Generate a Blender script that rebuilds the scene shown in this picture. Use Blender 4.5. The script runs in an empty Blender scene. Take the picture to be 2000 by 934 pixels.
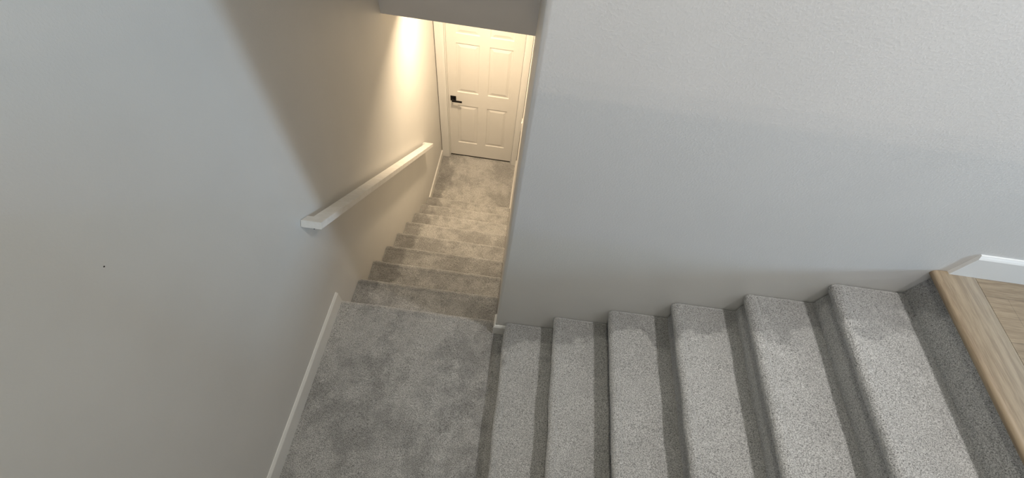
import bpy, bmesh, math, random
import numpy as np
from mathutils import Matrix, Vector

# ------------------------------------------------------------------ camera
sc = bpy.context.scene
col = sc.collection
CAM = (0.9985, -1.0224, 2.5871); YAW, PITCH, ROLL, FPX = 1.9193, -57.2134, 9.4801, 817.73
y_, p_, r_ = map(math.radians, (YAW, PITCH, ROLL))
fwd = Vector((math.sin(y_)*math.cos(p_), math.cos(y_)*math.cos(p_), math.sin(p_)))
rt = Vector((math.cos(y_), -math.sin(y_), 0)); up = rt.cross(fwd)
rt2 = math.cos(r_)*rt + math.sin(r_)*up; up2 = -math.sin(r_)*rt + math.cos(r_)*up
cd = bpy.data.cameras.new('camera'); cam = bpy.data.objects.new('camera', cd); col.objects.link(cam)
cd.sensor_width = 36; cd.sensor_fit = 'HORIZONTAL'; cd.lens = FPX*36/2000; cd.clip_start = 0.02; cd.clip_end = 100
cam.matrix_world = Matrix(((rt2.x, up2.x, -fwd.x, CAM[0]), (rt2.y, up2.y, -fwd.y, CAM[1]), (rt2.z, up2.z, -fwd.z, CAM[2]), (0, 0, 0, 1)))
sc.camera = cam

# ------------------------------------------------------------------ world, lamps, exposure
w = bpy.data.worlds.new('daylight'); sc.world = w; w.use_nodes = True
w.node_tree.nodes['Background'].inputs[0].default_value = (0.55, 0.68, 0.9, 1)
w.node_tree.nodes['Background'].inputs[1].default_value = 0.15
sc.view_settings.view_transform = 'Standard'; sc.view_settings.look = 'None'
sc.view_settings.gamma = 1; sc.view_settings.use_curve_mapping = False
sc.view_settings.exposure = 0.0

def area(name, loc, target, sx, sy, power, color, shape='RECTANGLE', spread=180):
    l = bpy.data.lights.new(name, 'AREA'); l.shape = shape; l.size = sx
    if shape in ('RECTANGLE', 'ELLIPSE'): l.size_y = sy
    l.energy = power; l.color = color; l.spread = math.radians(spread)
    o = bpy.data.objects.new(name, l); col.objects.link(o); o.location = loc
    o.rotation_euler = (Vector(target)-Vector(loc)).to_track_quat('-Z', 'Y').to_euler()
    return o
ZC = 3.85            # upper ceiling
ZH = 1.006           # hall ceiling
# ceiling downlights over the upper flight and the room, added fill over and behind the landing, one in the hall below, daylight at the right window
area('downlight', (2.35, -0.5, ZC-0.012), (2.35, -0.5, -3), 0.15, 0.15, 15.2, (1.0, 0.97, 0.95), 'DISK', 116)
area('downlight', (0.85, -0.9, ZC-0.012), (0.85, -0.9, -3), 0.15, 0.15, 10.6, (1.0, 0.957, 0.804), 'DISK', 130)  # added fill over the landing, lifts the bulkhead and the shaded left wall
area('downlight', (1.2, -4.35, ZC-0.012), (1.2, -4.35, -3), 0.18, 0.18, 25.8, (1.0, 0.806, 0.645), 'DISK', 180)
area('downlight', (3.6, -4.8, ZC-0.012), (3.6, -4.8, -3), 0.18, 0.18, 25.8, (1.0, 0.806, 0.645), 'DISK', 180)
area('downlight', (0.6, -2.4, ZC-0.012), (0.6, -2.4, -3), 0.15, 0.15, 10.8, (0.444, 0.556, 1.0), 'DISK', 180)  # added bluish fill from behind the low wall
area('downlight', (0.5, 2.17, ZH-0.012), (0.5, 2.17, -3), 0.14, 0.14, 26.8, (1.0, 0.772, 0.512), 'DISK', 148)
area('window_light', (6.66, -1.65, 2.50), (0, -1.65, 2.50), 0.50, 0.75, 116.2, (0.54, 0.77, 1.0))

# ------------------------------------------------------------------ measurements (metres; landing carpet = z 0)
W = 1.0186; T1 = 0.2592; R1 = 0.19; ZF = -9*R1; YD = 2.953; YH = 1.586
YV = -0.0739; X1 = 1.0749; T2 = 0.2649; R2 = 0.1872; OH = 0.043; ZT = 7*R2; X7 = X1+6*T2
YN = -1.10           # stair side of the low wall the photographer leans over
XLW = 3.9           # where the low wall ends, lengthened past the stairs to shade the left wall
XR = 6.6; YB = -5.5  # far walls of the upper room

# ------------------------------------------------------------------ materials
def nodes(name):
    m = bpy.data.materials.new(name); m.use_nodes = True
    n = m.node_tree; b = n.nodes['Principled BSDF']
    return m, n, b
def nd(n, t, **k):
    x = n.nodes.new(t)
    for a, v in k.items(): setattr(x, a, v)
    return x
def setin(x, **k):
    for a, v in k.items(): x.inputs[a].default_value = v
    return x
def pos(n):
    g = nd(n, 'ShaderNodeNewGeometry'); return g.outputs['Position']
def noise(n, vec, scale, detail=2, rough=0.5):
    x = nd(n, 'ShaderNodeTexNoise'); n.links.new(vec, x.inputs['Vector'])
    x.inputs['Scale'].default_value = scale; x.inputs['Detail'].default_value = detail; x.inputs['Roughness'].default_value = rough
    return x.outputs['Fac']
def math_(n, op, a, b=None, clamp=False):
    x = nd(n, 'ShaderNodeMath', operation=op); x.use_clamp = clamp
    for i, v in enumerate((a, b)):
        if v is None: continue
        if isinstance(v, (int, float)): x.inputs[i].default_value = v
        else: n.links.new(v, x.inputs[i])
    return x.outputs[0]
def maprange(n, v, a, b, c, d, smooth=True):
    x = nd(n, 'ShaderNodeMapRange'); x.interpolation_type = 'SMOOTHSTEP' if smooth else 'LINEAR'
    n.links.new(v, x.inputs[0])
    for i, k in enumerate((a, b, c, d)): x.inputs[i+1].default_value = k
    return x.outputs[0]
def mixc(n, f, a, b, mode='MIX'):
    x = nd(n, 'ShaderNodeMix', data_type='RGBA', blend_type=mode)
    if isinstance(f, (int, float)): x.inputs[0].default_value = f
    else: n.links.new(f, x.inputs[0])
    for i, v in ((6, a), (7, b)):
        if isinstance(v, tuple): x.inputs[i].default_value = v
        else: n.links.new(v, x.inputs[i])
    return x.outputs[2]
def bump(n, b, h, strength, dist):
    x = nd(n, 'ShaderNodeBump'); x.inputs['Strength'].default_value = strength; x.inputs['Distance'].default_value = dist
    n.links.new(h, x.inputs['Height']); n.links.new(x.outputs[0], b.inputs['Normal']); return x

def mat_paint(name, c, rough=0.55, tex=True):
    m, n, b = nodes(name); P = pos(n)
    f = noise(n, P, 3.0, 3)
    n.links.new(mixc(n, maprange(n, f, .3, .7, 0, 1), (c[0]*.97, c[1]*.97, c[2]*.97, 1), (c[0], c[1], c[2], 1)), b.inputs['Base Color'])
    b.inputs['Roughness'].default_value = rough
    if tex:
        h1 = noise(n, P, 150, 2, .5); h2 = noise(n, P, 420, 2)
        h = math_(n, 'ADD', maprange(n, h1, .40, .75, 0, 1), math_(n, 'MULTIPLY', h2, .25))
        bump(n, b, h, .25, .0007)
    return m
M = {}
M['wall'] = mat_paint('wall_paint', (.675, .665, .640), .5)
M['ceiling'] = mat_paint('ceiling_paint', (.78, .78, .77), .8)
M['trim'] = mat_paint('trim_paint', (.80, .79, .76), .35, False)
M['door'] = mat_paint('door_paint', (.80, .78, .74), .4, False)
m, n, b = nodes('black_metal'); b.inputs['Base Color'].default_value = (.012, .011, .011, 1); b.inputs['Metallic'].default_value = .6; b.inputs['Roughness'].default_value = .42; M['black'] = m
m, n, b = nodes('gap_shade_and_nail'); b.inputs['Base Color'].default_value = (.03, .024, .018, 1); b.inputs['Roughness'].default_value = .9; M['crack'] = m  # flat dark for shade in the gaps, shared by the nail spot
m, n, b = nodes('lens'); b.inputs['Base Color'].default_value = (.9, .9, .88, 1); b.inputs['Emission Color'].default_value = (1, .9, .75, 1); b.inputs['Emission Strength'].default_value = 4; M['lens'] = m
m, n, b = nodes('window_glass'); b.inputs['Transmission Weight'].default_value = 1; b.inputs['Roughness'].default_value = 0; b.inputs['IOR'].default_value = 1.45; M['glass'] = m

def painted_wood():
    m, n, b = nodes('painted_rail'); P = pos(n)
    f = noise(n, P, 22, 3, .55); g = noise(n, P, 210, 2, .5)
    n.links.new(mixc(n, maprange(n, f, .35, .65, 0, 1), (.74, .725, .69, 1), (.79, .78, .755, 1)), b.inputs['Base Color'])
    b.inputs['Roughness'].default_value = .4; bump(n, b, g, .25, .0006); return m
M['rail'] = painted_wood()

def carpet():
    m, n, b = nodes('carpet_pile'); P = pos(n)
    s1 = noise(n, P, 240, 2, .65); s2 = noise(n, P, 600, 1, .5)
    s = math_(n, 'ADD', math_(n, 'MULTIPLY', s1, .62), math_(n, 'MULTIPLY', s2, .38))
    sp = maprange(n, s, .37, .60, 0, 1, False)
    big = noise(n, P, 2.3, 3, .6); mid = noise(n, P, 12, 4, .65)
    pile = maprange(n, math_(n, 'ADD', math_(n, 'MULTIPLY', big, .6), math_(n, 'MULTIPLY', mid, .4)), .41, .59, .60, .90)
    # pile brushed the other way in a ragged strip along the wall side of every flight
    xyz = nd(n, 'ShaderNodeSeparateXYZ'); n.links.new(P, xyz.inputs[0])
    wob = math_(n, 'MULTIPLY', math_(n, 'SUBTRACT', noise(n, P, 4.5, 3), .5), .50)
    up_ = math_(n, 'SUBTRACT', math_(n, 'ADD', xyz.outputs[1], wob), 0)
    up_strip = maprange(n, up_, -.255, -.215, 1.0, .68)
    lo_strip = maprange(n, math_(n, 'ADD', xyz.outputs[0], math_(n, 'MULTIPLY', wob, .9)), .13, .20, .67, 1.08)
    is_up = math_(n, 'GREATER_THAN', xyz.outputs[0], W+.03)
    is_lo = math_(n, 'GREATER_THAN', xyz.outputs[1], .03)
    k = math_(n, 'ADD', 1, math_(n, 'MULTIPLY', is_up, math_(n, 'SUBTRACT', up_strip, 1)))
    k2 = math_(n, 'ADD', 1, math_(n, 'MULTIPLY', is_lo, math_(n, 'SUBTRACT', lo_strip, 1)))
    # long mottled drag marks on the landing fade out on the treads of the upper flight
    pm = math_(n, 'ADD', math_(n, 'MULTIPLY', pile, math_(n, 'SUBTRACT', 1, math_(n, 'MULTIPLY', is_up, .65))), math_(n, 'MULTIPLY', is_up, .60))
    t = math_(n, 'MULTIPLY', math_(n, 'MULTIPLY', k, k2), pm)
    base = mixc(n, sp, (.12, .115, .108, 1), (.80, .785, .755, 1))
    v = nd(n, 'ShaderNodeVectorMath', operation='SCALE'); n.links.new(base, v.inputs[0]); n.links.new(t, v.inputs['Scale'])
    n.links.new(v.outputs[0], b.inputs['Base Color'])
    b.inputs['Roughness'].default_value = .95; b.inputs['Specular IOR Level'].default_value = .1
    b.inputs['Sheen Weight'].default_value = .8; b.inputs['Sheen Roughness'].default_value = .5
    bump(n, b, s, .9, .0045)
    return m
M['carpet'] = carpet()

def oak(along_x, name):
    m, n, b = nodes(name); P = pos(n)
    sep = nd(n, 'ShaderNodeSeparateXYZ'); n.links.new(P, sep.inputs[0])
    cross = sep.outputs[1] if along_x else sep.outputs[0]
    mp = nd(n, 'ShaderNodeMapping'); mp.inputs['Scale'].default_value = (.07, 1, 1) if along_x else (1, .07, 1)
    n.links.new(P, mp.inputs[0])
    if along_x:
        row = math_(n, 'FLOOR', math_(n, 'DIVIDE', math_(n, 'SUBTRACT', YV-.09, cross), .18))
        wn = nd(n, 'ShaderNodeTexWhiteNoise', noise_dimensions='1D'); n.links.new(row, wn.inputs['W']); rnd = wn.outputs[0]
        fr = math_(n, 'FRACT', math_(n, 'DIVIDE', math_(n, 'SUBTRACT', YV-.09, cross), .18))
        seam = math_(n, 'LESS_THAN', math_(n, 'ABSOLUTE', math_(n, 'SUBTRACT', fr, .5)), .4915)
        fr2 = math_(n, 'FRACT', math_(n, 'ADD', math_(n, 'DIVIDE', sep.outputs[0], 1.2), rnd))
        seam = math_(n, 'MULTIPLY', seam, math_(n, 'GREATER_THAN', fr2, .0018))
    g1 = noise(n, mp.outputs[0], 55, 4, .6); g2 = noise(n, mp.outputs[0], 260, 3, .6)
    g = math_(n, 'ADD', math_(n, 'MULTIPLY', g1, .6), math_(n, 'MULTIPLY', g2, .4))
    c = mixc(n, maprange(n, g, .38, .62, 0, 1), (.225, .163, .100, 1), (.330, .252, .163, 1))
    if along_x:
        v = nd(n, 'ShaderNodeVectorMath', operation='SCALE'); n.links.new(c, v.inputs[0])
        n.links.new(math_(n, 'MULTIPLY', maprange(n, rnd, 0, 1, .88, 1.08, False), maprange(n, seam, 0, 1, .68, 1, False)), v.inputs['Scale']); c = v.outputs[0]
    n.links.new(c, b.inputs['Base Color']); b.inputs['Roughness'].default_value = .5
    bump(n, b, g, .25, .001); return m
M['oak_floor'] = oak(True, 'oak_floor'); M['oak_nosing'] = oak(False, 'oak_nosing')

# ------------------------------------------------------------------ mesh helpers
def link(name, bm, m, parent=None, kind=None, smooth=False, label=None):
    me = bpy.data.meshes.new(name); bmesh.ops.recalc_face_normals(bm, faces=bm.faces); bm.to_mesh(me); bm.free()
    me.materials.append(m)
    if smooth:
        for p in me.polygons: p.use_smooth = True
        me.set_sharp_from_angle(angle=math.radians(38))
    o = bpy.data.objects.new(name, me); col.objects.link(o)
    if parent: o.parent = parent
    if kind: o['kind'] = kind
    if label: o['label'] = label
    return o
def box(bm, x0, x1, y0, y1, z0, z1, bev=0, seg=2):
    g = bmesh.ops.create_cube(bm, size=1)
    for v in g['verts']:
        v.co = Vector(((x0+x1)/2+v.co.x*(x1-x0), (y0+y1)/2+v.co.y*(y1-y0), (z0+z1)/2+v.co.z*(z1-z0)))
    if bev:
        es = {e for v in g['verts'] for e in v.link_edges}
        bmesh.ops.bevel(bm, geom=list(es), offset=bev, segments=seg, affect='EDGES', profile=.5)
def BM(*boxes, bev=0):
    bm = bmesh.new()
    for b in boxes: box(bm, *b, bev=bev)
    return bm
def extrude_poly(bm, pts, a0, a1, to3):
    """closed polygon of 2-D points swept between a0 and a1; to3(p, a) -> 3-D"""
    A = [bm.verts.new(to3(p, a0)) for p in pts]; B = [bm.verts.new(to3(p, a1)) for p in pts]
    bm.faces.new(A); bm.faces.new(B[::-1])
    for i in range(len(pts)):
        j = (i+1) % len(pts); bm.faces.new((A[i], A[j], B[j], B[i]))
def thing(name, label, cat, loc=(0, 0, 0)):
    o = bpy.data.objects.new(name, None); col.objects.link(o); o.location = loc; o.empty_display_size = .1
    o['label'] = label; o['category'] = cat
    return o
def adopt(o, parent):
    o.parent = parent; o.matrix_parent_inverse = Matrix.Translation(-Vector(parent.location))
    return o

# ------------------------------------------------------------------ the setting
# left wall, full height, from the room to the hall door
link('wall_left', BM((-.12, 0, YB-.12, YD+.12, ZF-.1, ZC+.1)), M['wall'], kind='structure')
# wall between the two flights: an L in plan with a rounded drywall corner
bm = bmesh.new(); rc = .016
arc = [(W+rc-rc*math.cos(t), YV+rc-rc*math.sin(t)) for t in [i*math.pi/2/8 for i in range(9)]]
pl = [(W, YD)] + arc + [(XR, YV), (XR, YV+.12), (W+.12, YV+.12), (W+.12, YD)]
extrude_poly(bm, pl, ZF-.1, ZC+.1, lambda p, a: (p[0], p[1], a))
link('wall_centre', bm, M['wall'], kind='structure', smooth=True)
# bulkhead above the lower flight
link('wall_bulkhead', BM((0, W, YH, YH+.12, ZH, ZC+.1)), M['wall'], kind='structure')
link('ceiling_hall', BM((0, W, YH+.12, YD, ZH, ZH+.1)), M['ceiling'], kind='structure')
link('ceiling', BM((0, XR, YB, YH, ZC, ZC+.1)), M['ceiling'], kind='structure')
# end wall with the door opening
DX0, DX1, DZ1 = .111, .932, ZF+2.07
link('wall_hall_end', BM((0, DX0-.008, YD, YD+.12, ZF-.1, ZH), (DX1+.008, W, YD, YD+.12, ZF-.1, ZH), (DX0-.008, DX1+.008, YD, YD+.12, DZ1+.008, ZH)), M['wall'], kind='structure')
# low wall beside the upper flight and the landing (camera side), upper room walls and floor
link('wall_low', BM((0, XLW, YN-.12, YN, -.1, 2.30)), M['wall'], kind='structure')  # runs on past the stair top as an added light blocker
link('trim_1', BM((0, XLW+.02, YN-.14, YN+.02, 2.30, 2.325), bev=.004), M['trim'], kind='structure')
link('floor_upper', BM((X7+.152, XLW, YN, YV, ZT-.03, ZT), (XLW, XR, YB, YV, ZT-.03, ZT), (0, XLW, YB, YN-.12, ZT-.03, ZT)), M['oak_floor'], kind='structure')
def wall_with_windows(name, axis, at, span, z0, z1, holes, thick=.14):
    bm = bmesh.new(); a = span[0]
    def bb(a0, a1, b0, b1):
        if axis == 'x': box(bm, at, at+thick, a0, a1, b0, b1)
        else: box(bm, a0, a1, at-thick, at, b0, b1)
    for (h0, h1, k0, k1) in holes:
        bb(a, h0, z0, z1); bb(h0, h1, z0, k0); bb(h0, h1, k1, z1); a = h1
    bb(a, span[1], z0, z1)
    link(name, bm, M['wall'], kind='structure')
wall_with_windows('wall_right', 'x', XR, (YB, YV+.12), ZT-.1, ZC+.1, [(-1.97, -1.33, 2.05, 2.95)])
link('wall_back', BM((0, XR, YB-.14, YB, ZT-.1, ZC+.1)), M['wall'], kind='structure')
def window(i, axis, at, h):
    bm = bmesh.new(); h0, h1, k0, k1 = h; f = .05; mid = (h0+h1)/2
    def bb(b_, a0, a1, b0, b1, d0, d1):
        if axis == 'x': box(b_, at+d0, at+d1, a0, a1, b0, b1)
        else: box(b_, a0, a1, at-d1, at-d0, b0, b1)
    for q in ((h0, h0+f, k0, k1), (h1-f, h1, k0, k1), (h0+f, h1-f, k0, k0+f), (h0+f, h1-f, k1-f, k1), (mid-.02, mid+.02, k0+f, k1-f)):
        bb(bm, *q, .09, .13)
    o = link('window_%d' % i, bm, M['trim'], kind='structure')
    bm = bmesh.new(); bb(bm, h0+f, h1-f, k0+f, k1-f, .108, .112); link('pane', bm, M['glass'], o)
window(1, 'x', XR, (-1.97, -1.33, 2.05, 2.95))

# ------------------------------------------------------------------ carpet
rng = np.random.default_rng(7)
def carpet_sheet(name, path, a0, a1, da, frame, under, parent=None, jit=.0011, endr=.009, kind=None):
    """path: fine list of (u, z) along the carpet surface; swept along a; closed underneath; per-tuft relief"""
    P = np.array(path, float)
    na = max(2, int(round((a1-a0)/da))); A = np.linspace(a0, a1, na+1)
    d = np.gradient(P, axis=0); L = np.hypot(d[:, 0], d[:, 1]); N = np.stack([-d[:, 1]/L, d[:, 0]/L], 1)
    if N[:, 1].sum() < 0: N = -N
    nu = len(P); J = rng.normal(0, 1, (na+1, nu))*jit
    # slow waviness of the stretched carpet
    cu, ca = rng.normal(0, 1, (2, 6)), rng.uniform(0, 6.28, 6)
    for i in range(6): J += .0009*cu[0, i]*np.sin(A[:, None]*(3+4*i)+ca[i]+np.linspace(0, 4, nu)[None]*cu[1, i])
    e = np.minimum(A-a0, a1-A); drop = -endr*np.clip(1-e/.012, 0, 1)**2
    J += drop[:, None]
    J[:, [0, -1]] = 0
    U = P[None, :, 0]+N[None, :, 0]*J; Z = P[None, :, 1]+N[None, :, 1]*J
    AA = np.repeat(A[:, None], nu, 1)+rng.normal(0, .0008, (na+1, nu)); AA[0] = a0; AA[-1] = a1
    und = np.array(under, float); k = len(und)
    U = np.concatenate([U, np.repeat(und[None, :, 0], na+1, 0)], 1); Z = np.concatenate([Z, np.repeat(und[None, :, 1], na+1, 0)], 1)
    AA = np.concatenate([AA, np.repeat(A[:, None], k, 1)], 1); n_ = nu+k
    co = np.array(frame(U.ravel(), AA.ravel(), Z.ravel()), dtype=np.float32).T
    i = np.arange(na)[:, None]*n_; j = np.arange(n_)[None]; j2 = (j+1) % n_
    q = np.stack([i+j, i+j2, i+n_+j2, i+n_+j], -1).reshape(-1, 4)
    me = bpy.data.meshes.new(name); nv = len(co); nq = len(q)
    loops = np.concatenate([q.ravel(), np.arange(n_)[::-1], na*n_+np.arange(n_)])
    me.vertices.add(nv); me.vertices.foreach_set('co', co.ravel())
    me.loops.add(len(loops)); me.loops.foreach_set('vertex_index', loops.astype(np.int32))
    me.polygons.add(nq+2); st = np.concatenate([np.arange(nq)*4, [nq*4, nq*4+n_]]).astype(np.int32)
    me.polygons.foreach_set('loop_start', st)
    me.update(calc_edges=True); me.validate()
    bm = bmesh.new(); bm.from_mesh(me); bmesh.ops.recalc_face_normals(bm, faces=bm.faces); bm.to_mesh(me); bm.free()
    for p in me.polygons: p.use_smooth = True
    me.set_sharp_from_angle(angle=math.radians(75))
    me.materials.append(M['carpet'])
    o = bpy.data.objects.new(name, me); col.objects.link(o)
    if parent: adopt(o, parent)
    if kind: o['kind'] = kind
    return o
def resample(pts, step):
    out = [pts[0]]
    for a, b in zip(pts, pts[1:]):
        L = math.hypot(b[0]-a[0], b[1]-a[1]); k = max(1, int(round(L/step)))
        out += [(a[0]+(b[0]-a[0])*i/k, a[1]+(b[1]-a[1])*i/k) for i in range(1, k+1)]
    return out
def step_profile(x, z, rise, run, oh, rad=.021, riser=True, groove=.0045):
    """front of the step faces -u: riser, bullnose, tread up to the next riser"""
    pts = []
    if riser: pts += [(x+oh+.006, z-rise-.02), (x+oh+.004, z-rise-.004), (x+oh, z-rise+.02)]
    pts += [(x+oh-.002, z-2*rad-.03), (x+oh*.55, z-2*rad-.006), (x+.010, z-2*rad+.004)]
    c = (x+rad, z-rad)
    pts += [(c[0]-rad*math.cos(t), c[1]+rad*math.sin(t)) for t in [math.radians(a) for a in (-35, -10, 15, 40, 62, 80)]]
    pts += [(x+rad+.008, z+.0010), (x+rad+.014, z-.0003), (x+rad+.019, z-groove), (x+rad+.025, z-.0022), (x+rad+.045, z-.0015), (x+run*.7, z-.001), (x+run-.02+oh, z-.001), (x+run+oh-.004, z-.003), (x+run+oh+.012, z-.004)]
    return pts

fr_up = lambda u, a, z: (u, a, z)              # upper flight rises along +x
fr_lo = lambda u, a, z: (a, -u, z)             # lower flight descends along +y: u runs towards the landing
YA, YBk = YN+.0015, YV-.0015
up_flight = thing('carpeted_staircase', 'upper flight of grey carpeted stairs climbing from the landing to the oak floor', 'stairs', (X1+OH, YV-.5, 0))
for k in range(1, 7):
    x, z = X1+(k-1)*T2, k*R2
    path = resample(step_profile(x, z, R2, T2, OH, rad=.027), .0042)
    carpet_sheet('step', path, YA, YBk, .0045, fr_up, [(x+T2+OH+.012, z-.05), (x+OH+.03, z-.06), (x+OH+.03, z-R2-.02)], up_flight)
# last riser under the wooden nosing
x, z = X7+.016, ZT-.040
path = resample([(x+OH-.010, z-R2+.034-.02), (x+OH-.012, z-R2+.034-.004), (x+OH-.016, z-.08), (x+OH-.02, z-.004), (x+OH-.014, z)], .0045)
carpet_sheet('top_riser', path, YA, YBk, .0045, fr_up, [(x+OH+.02, z), (x+OH+.02, ZT-R2-.02)], up_flight)
lo_flight = thing('carpeted_staircase', 'lower flight of grey carpeted stairs going down to the white door', 'stairs', (W/2, T1, ZF))
for k in range(1, 9):
    u, z = -k*T1, -k*R1
    path = resample(step_profile(u, z, R1, T1, .025, rad=.020, groove=.0008), .006)
    carpet_sheet('step', path, .0015, W-.0015, .006, fr_lo, [(u+T1+.037, z-.05), (u+.06, z-.06), (u+.06, z-R1-.02)], lo_flight)

# landing: nosing over the lower flight, then flat carpet back to the low wall and up to the first riser
prof = step_profile(0, 0, R1, -YN+.0, .025, rad=.020, groove=.0008)
prof = [p for p in prof if p[0] < .9] + [(-YN, -.002)]
L1 = resample(prof, .0045)
o = carpet_sheet('floor_landing', L1, 0, W-.001, .0045, fr_lo, [(-YN, -.1), (.06, -.1), (.06, -R1-.02)], None, kind='structure', endr=.005)
# strip of landing carpet beyond the wall corner, up to the first riser
strip = resample([(W-.001, -.0005), (X1+OH+.008, -.004)], .0045)
carpet_sheet('floor_landing_edge', strip, YN, YV, .0045, fr_up, [(X1+OH+.008, -.1), (W-.001, -.1)], None, kind='structure', endr=.004)
# hall floor carpet
hall = resample([(-(YD+.06), ZF), (-(8*T1+.0)+.025, ZF-.003)], .006)
carpet_sheet('floor_hall', hall, 0, W, .006, fr_lo, [(-(8*T1)+.025, ZF-.08), (-(YD+.06), ZF-.08)], None, kind='structure', endr=.005)

# ------------------------------------------------------------------ oak nosing board
nb = thing('stair_nosing', 'light oak nosing board with rounded front at the top of the stairs', 'stair nosing', (X7+.08, YV-.5, ZT-.03))
bm = bmesh.new(); r = .017; x0 = X7-.006
pts = [(x0+r+r*math.cos(t), ZT-r+.0015+r*math.sin(t)) for t in [math.radians(a) for a in range(90, 271, 12)]]
pts += [(x0+.05, ZT-.034), (x0+.158-.002, ZT-.034), (x0+.158-.002, ZT), (x0+.158-.004, ZT+.0015)]
extrude_poly(bm, pts, YN+.001, YV-.001, lambda p, a: (p[0], a, p[1]))
adopt(link('nosing_board', bm, M['oak_nosing'], smooth=True), nb)

# ------------------------------------------------------------------ baseboards
BT = .013
def base_profile(h): return [(0, 0), (BT, 0), (BT, h-.016), (BT-.003, h-.009), (BT-.006, h-.004), (BT-.008, h), (0, h)]
def baseboard(name, a0, a1, to3, h=.117, z0=0, extra=None):
    bm = bmesh.new(); extrude_poly(bm, base_profile(h+.02), a0, a1, lambda p, a: to3(p[0], a, p[1]+z0-.02))
    if extra: extra(bm)
    return link(name, bm, M['trim'], kind='structure')
baseboard('baseboard_left', YN, -.002, lambda d, a, z: (d, a, z))
# the wrapped corner piece: mitred L around the drywall corner
bm = bmesh.new(); pr = base_profile(.137)
rows = []
for (px, py, nx, ny) in ((W, -.002, -1, 0), (W, YV, -1, -1), (X1+OH+.004, YV, 0, -1)):
    rows.append([bm.verts.new((px+nx*d, py+ny*d, z-.02)) for d, z in pr])
for a, b_ in zip(rows, rows[1:]):
    for i in range(len(pr)):
        j = (i+1) % len(pr); bm.faces.new((a[i], a[j], b_[j], b_[i]))
bm.faces.new(rows[0]); bm.faces.new(rows[-1][::-1])
link('baseboard_corner', bm, M['trim'], kind='structure')
baseboard('baseboard_hall_left', 8*T1-.01, YD-.018, lambda d, a, z: (d, a, z), .11, ZF)
baseboard('baseboard_hall_right', 8*T1-.01, YD-.018, lambda d, a, z: (W-d, a, z), .11, ZF)
baseboard('baseboard_upper', X7+.045, XR, lambda d, a, z: (a, YV-d, z), .127, ZT+.0015)

# ------------------------------------------------------------------ door at the bottom of the stairs
door = bpy.data.objects.new('door_1', None); col.objects.link(door); door['kind'] = 'structure'
door['label'] = 'white six panel door with black lever handle at the bottom of the stairs'; door.location = ((DX0+DX1)/2, YD, ZF)
YF = YD+.030
def door_leaf():
    bm = bmesh.new()
    x0, x1, z0, z1 = .1145, .9290, ZF+.024, ZF+2.06
    px = [(.220, .468), (.577, .825)]; pz = [(-1.455, -.842), (-.655, -.037), (.066, .255)]
    xs = [x0, px[0][0], px[0][1], px[1][0], px[1][1], x1]; zs = [z0, pz[0][0], pz[0][1], pz[1][0], pz[1][1], pz[2][0], pz[2][1], z1]
    V = {}
    def v(x, z, d=0):
        key = (round(x, 5), round(z, 5), round(d, 5))
        if key not in V: V[key] = bm.verts.new((x, YF+d, z))
        return V[key]
    for i in range(5):
        for j in range(7):
            a0, a1, b0, b1 = xs[i], xs[i+1], zs[j], zs[j+1]
            if i in (1, 3) and j in (1, 3, 5):
                loops = [(0, 0), (.003, .010), (.010, .0115), (.017, .010), (.043, .0015), (.046, .001)]
                prev = None
                for ins, dep in loops:
                    lp = [v(a0+ins, b0+ins, dep), v(a1-ins, b0+ins, dep), v(a1-ins, b1-ins, dep), v(a0+ins, b1-ins, dep)]
                    if prev:
                        for k in range(4): bm.faces.new((prev[k], prev[(k+1) % 4], lp[(k+1) % 4], lp[k]))
                    prev = lp
                bm.faces.new(prev)
            else: bm.faces.new((v(a0, b0), v(a1, b0), v(a1, b1), v(a0, b1)))
    # sides and back
    t = .035
    c = [bm.verts.new((x, YF+t, z)) for x, z in ((x0, z0), (x1, z0), (x1, z1), (x0, z1))]
    bm.faces.new(c[::-1])
    bot = [v(x, z0) for x in xs]; top = [v(x, z1) for x in xs]; lf = [v(x0, z) for z in zs]; rg = [v(x1, z) for z in zs]
    bm.faces.new(bot+[c[1], c[0]]); bm.faces.new(top+[c[2], c[3]]); bm.faces.new(lf+[c[3], c[0]]); bm.faces.new(rg+[c[2], c[1]])
    return bm
adopt(link('door_panel', door_leaf(), M['door']), door)
# jamb
bm = BM((DX0-.006, DX0+.002, YD-.002, YD+.12, ZF, DZ1), (DX1-.002, DX1+.006, YD-.002, YD+.12, ZF, DZ1), (DX0-.006, DX1+.006, YD-.002, YD+.12, DZ1, DZ1+.008))
adopt(link('door_jamb', bm, M['trim']), door)
# casing: profile across its width, left / right / head
def casing(x_in, x_out):
    s = 1 if x_out > x_in else -1; wd = abs(x_out-x_in)
    pr = [(0, 0), (0, .010), (.003, .0125), (.016, .0145), (.020, .0165), (.034, .018), (wd-.006, .018), (wd, .016), (wd, 0)]
    bm = bmesh.new()
    extrude_poly(bm, pr, ZF, DZ1+.06, lambda p, a: (x_in+s*p[0], YD-p[1], a))
    return bm
adopt(link('door_casing', casing(DX0-.010, .0061), M['trim']), door)
adopt(link('door_casing', casing(DX1+.011, W-.0037), M['trim']), door)
bm = bmesh.new(); pr = [(0, 0), (0, .010), (.003, .0125), (.016, .0145), (.020, .0165), (.034, .018), (.06, .018), (.066, .016), (.066, 0)]
extrude_poly(bm, pr, DX0-.010, DX1+.011, lambda p, a: (a, YD-p[1], DZ1+.004+p[0]))
adopt(link('door_casing', bm, M['trim']), door)
# dark strips in the gaps beside the casings, coloured as their shade
adopt(link('shadow_gap', BM((.0002, .0060, YD-.012, YD, ZF, DZ1+.4)), M['crack']), door)
adopt(link('shadow_gap', BM((W-.0036, W-.0002, YD-.012, YD, ZF, DZ1+.4)), M['crack']), door)
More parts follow.
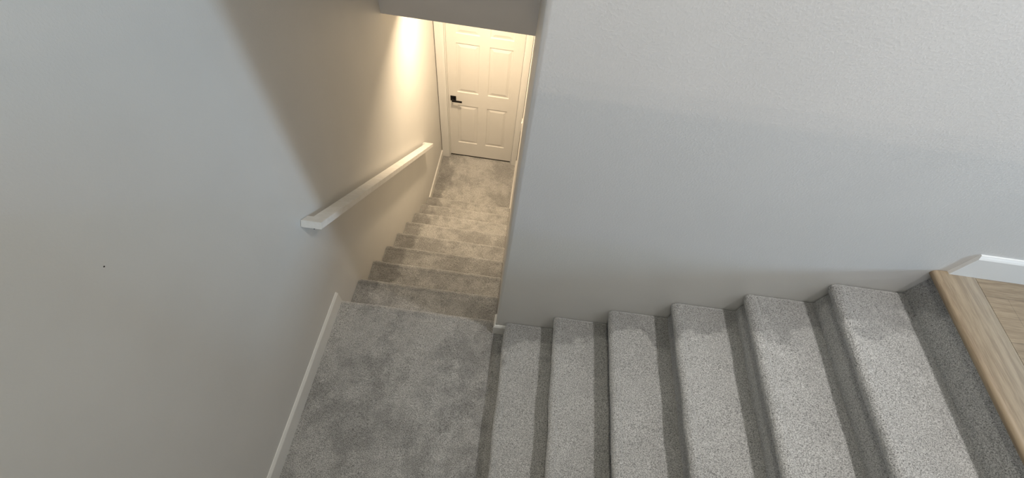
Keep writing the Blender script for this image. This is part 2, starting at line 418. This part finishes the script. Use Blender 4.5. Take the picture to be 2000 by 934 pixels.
# dark strip painted as the shade in the gap under the door
adopt(link('door_gap_shade', BM((.116, .927, YF+.004, YF+.03, ZF+.002, ZF+.026)), M['crack']), door)
# lever handle
hd = bpy.data.objects.new('door_handle', None); col.objects.link(hd); hd.location = (.172, YF, -.752); adopt(hd, door)
bpy.context.view_layer.update()
def hpart(name, bm):
    o = link(name, bm, M['black']); o.parent = hd; o.matrix_parent_inverse = hd.matrix_world.inverted(); return o
hpart('rosette', BM((.139, .205, YF-.009, YF, -.785, -.719), bev=.0015))
bm = bmesh.new(); box(bm, .163, .183, YF-.050, YF-.008, -.762, -.742, bev=.002); box(bm, .163, .283, YF-.060, YF-.048, -.763, -.741, bev=.0025)
hpart('lever', bm)

adopt(link('door_stop', BM((DX0+.002, DX0+.014, YF+.036, YF+.05, ZF, DZ1), (DX1-.014, DX1-.002, YF+.036, YF+.05, ZF, DZ1), (DX0+.002, DX1-.002, YF+.036, YF+.05, DZ1-.014, DZ1)), M['trim']), door)
# ------------------------------------------------------------------ light switch on the right wall of the hall
sw = thing('light_switch', 'white light switch on the wall right of the hall door', 'light switch', (W, 2.5, -.58))
adopt(link('cover_plate', BM((W-.006, W, 2.462, 2.538, -.64, -.52), bev=.0015), M['trim']), sw)
adopt(link('rocker', BM((W-.010, W-.005, 2.484, 2.516, -.613, -.547), bev=.001), M['trim']), sw)

# ------------------------------------------------------------------ handrail: flat board rail with a return into the wall at each end
hr = thing('handrail', 'white painted wooden handrail on the left wall above the lower flight', 'handrail', (0, 1.1, 0))
A = Vector((0, .051, .829)); B = Vector((0, 2.180, -.722))
dirv = (B-A).normalized(); HX0, HX1, TH = .034, .102, .037
L = (B-A).length; nrm = Vector((0, -dirv.z, dirv.y)); RT = .068
U = [(.0015, 0), (HX1, 0), (HX1, L), (.0015, L), (.0015, L-RT), (HX0, L-RT), (HX0, RT), (.0015, RT)]
bm = bmesh.new()
def r3(p, h): q = A+dirv*p[1]+nrm*h; return Vector((p[0], q.y, q.z))
extrude_poly(bm, U, 0, -TH, r3)
bmesh.ops.bevel(bm, geom=bm.edges[:], offset=.0016, segments=2, affect='EDGES')
adopt(link('rail', bm, M['rail']), hr)
bm = bmesh.new(); nrm = Vector((0, -dirv.z, dirv.y)); c = A+dirv*.012-nrm*(TH+.004)
bmesh.ops.create_uvsphere(bm, u_segments=12, v_segments=8, radius=.004, matrix=Matrix.Translation((.062, c.y, c.z)))
adopt(link('screw_head', bm, M['black'], smooth=True), hr)

# ------------------------------------------------------------------ nail marks in the paint
def mark(name, p, nrm, r, label):
    bm = bmesh.new(); q = Vector(nrm).to_track_quat('Z', 'Y').to_matrix().to_4x4()
    bmesh.ops.create_cone(bm, segments=10, radius1=r, radius2=r*.7, depth=.0012, cap_ends=True, matrix=Matrix.Translation(p) @ q)
    o = link(name, bm, M['crack']); o['label'] = label; o['category'] = 'nail'; return o
mark('wall_nail', (.0003, -.614, 1.562), (1, 0, 0), .0025, 'tiny dark nail spot on the wide left wall')

# ------------------------------------------------------------------ lamps' housings
def downlight(x, y, z, r, label):
    t = thing('recessed_downlight', label, 'ceiling light', (x, y, z))
    bm = bmesh.new(); n_ = 40; prof_ = [(r, 0), (r+.02, 0), (r+.02, -.004), (r+.004, -.008), (r, -.006)]
    rings = [[bm.verts.new((x+a*math.cos(2*math.pi*i/n_), y+a*math.sin(2*math.pi*i/n_), z+h)) for i in range(n_)] for a, h in prof_]
    for a in range(5):
        for i in range(n_): bm.faces.new((rings[a][i], rings[a][(i+1) % n_], rings[(a+1) % 5][(i+1) % n_], rings[(a+1) % 5][i]))
    adopt(link('trim_ring', bm, M['trim'], smooth=True), t)
    bm = bmesh.new(); bmesh.ops.create_cone(bm, segments=n_, radius1=r, radius2=r, depth=.003, cap_ends=True, matrix=Matrix.Translation((x, y, z-.0018)))
    adopt(link('lens', bm, M['lens']), t)
downlight(2.35, -.50, ZC, .075, 'round recessed ceiling light above the upper flight of stairs')
downlight(.50, 2.17, ZH, .06, 'round recessed ceiling light in the low hall ceiling before the door')
downlight(.85, -.9, ZC, .075, 'added round fill light in the ceiling above the stair landing')  # housing for the added landing fill
downlight(1.2, -4.35, ZC, .075, 'round recessed ceiling light near the back wall of the upper room, nearer the left wall')
downlight(3.6, -4.8, ZC, .075, 'round recessed ceiling light near the back wall of the upper room, nearer the window')
downlight(.6, -2.4, ZC, .075, 'added round fill light in the ceiling behind the low wall beside the landing')  # housing for the added bluish fill
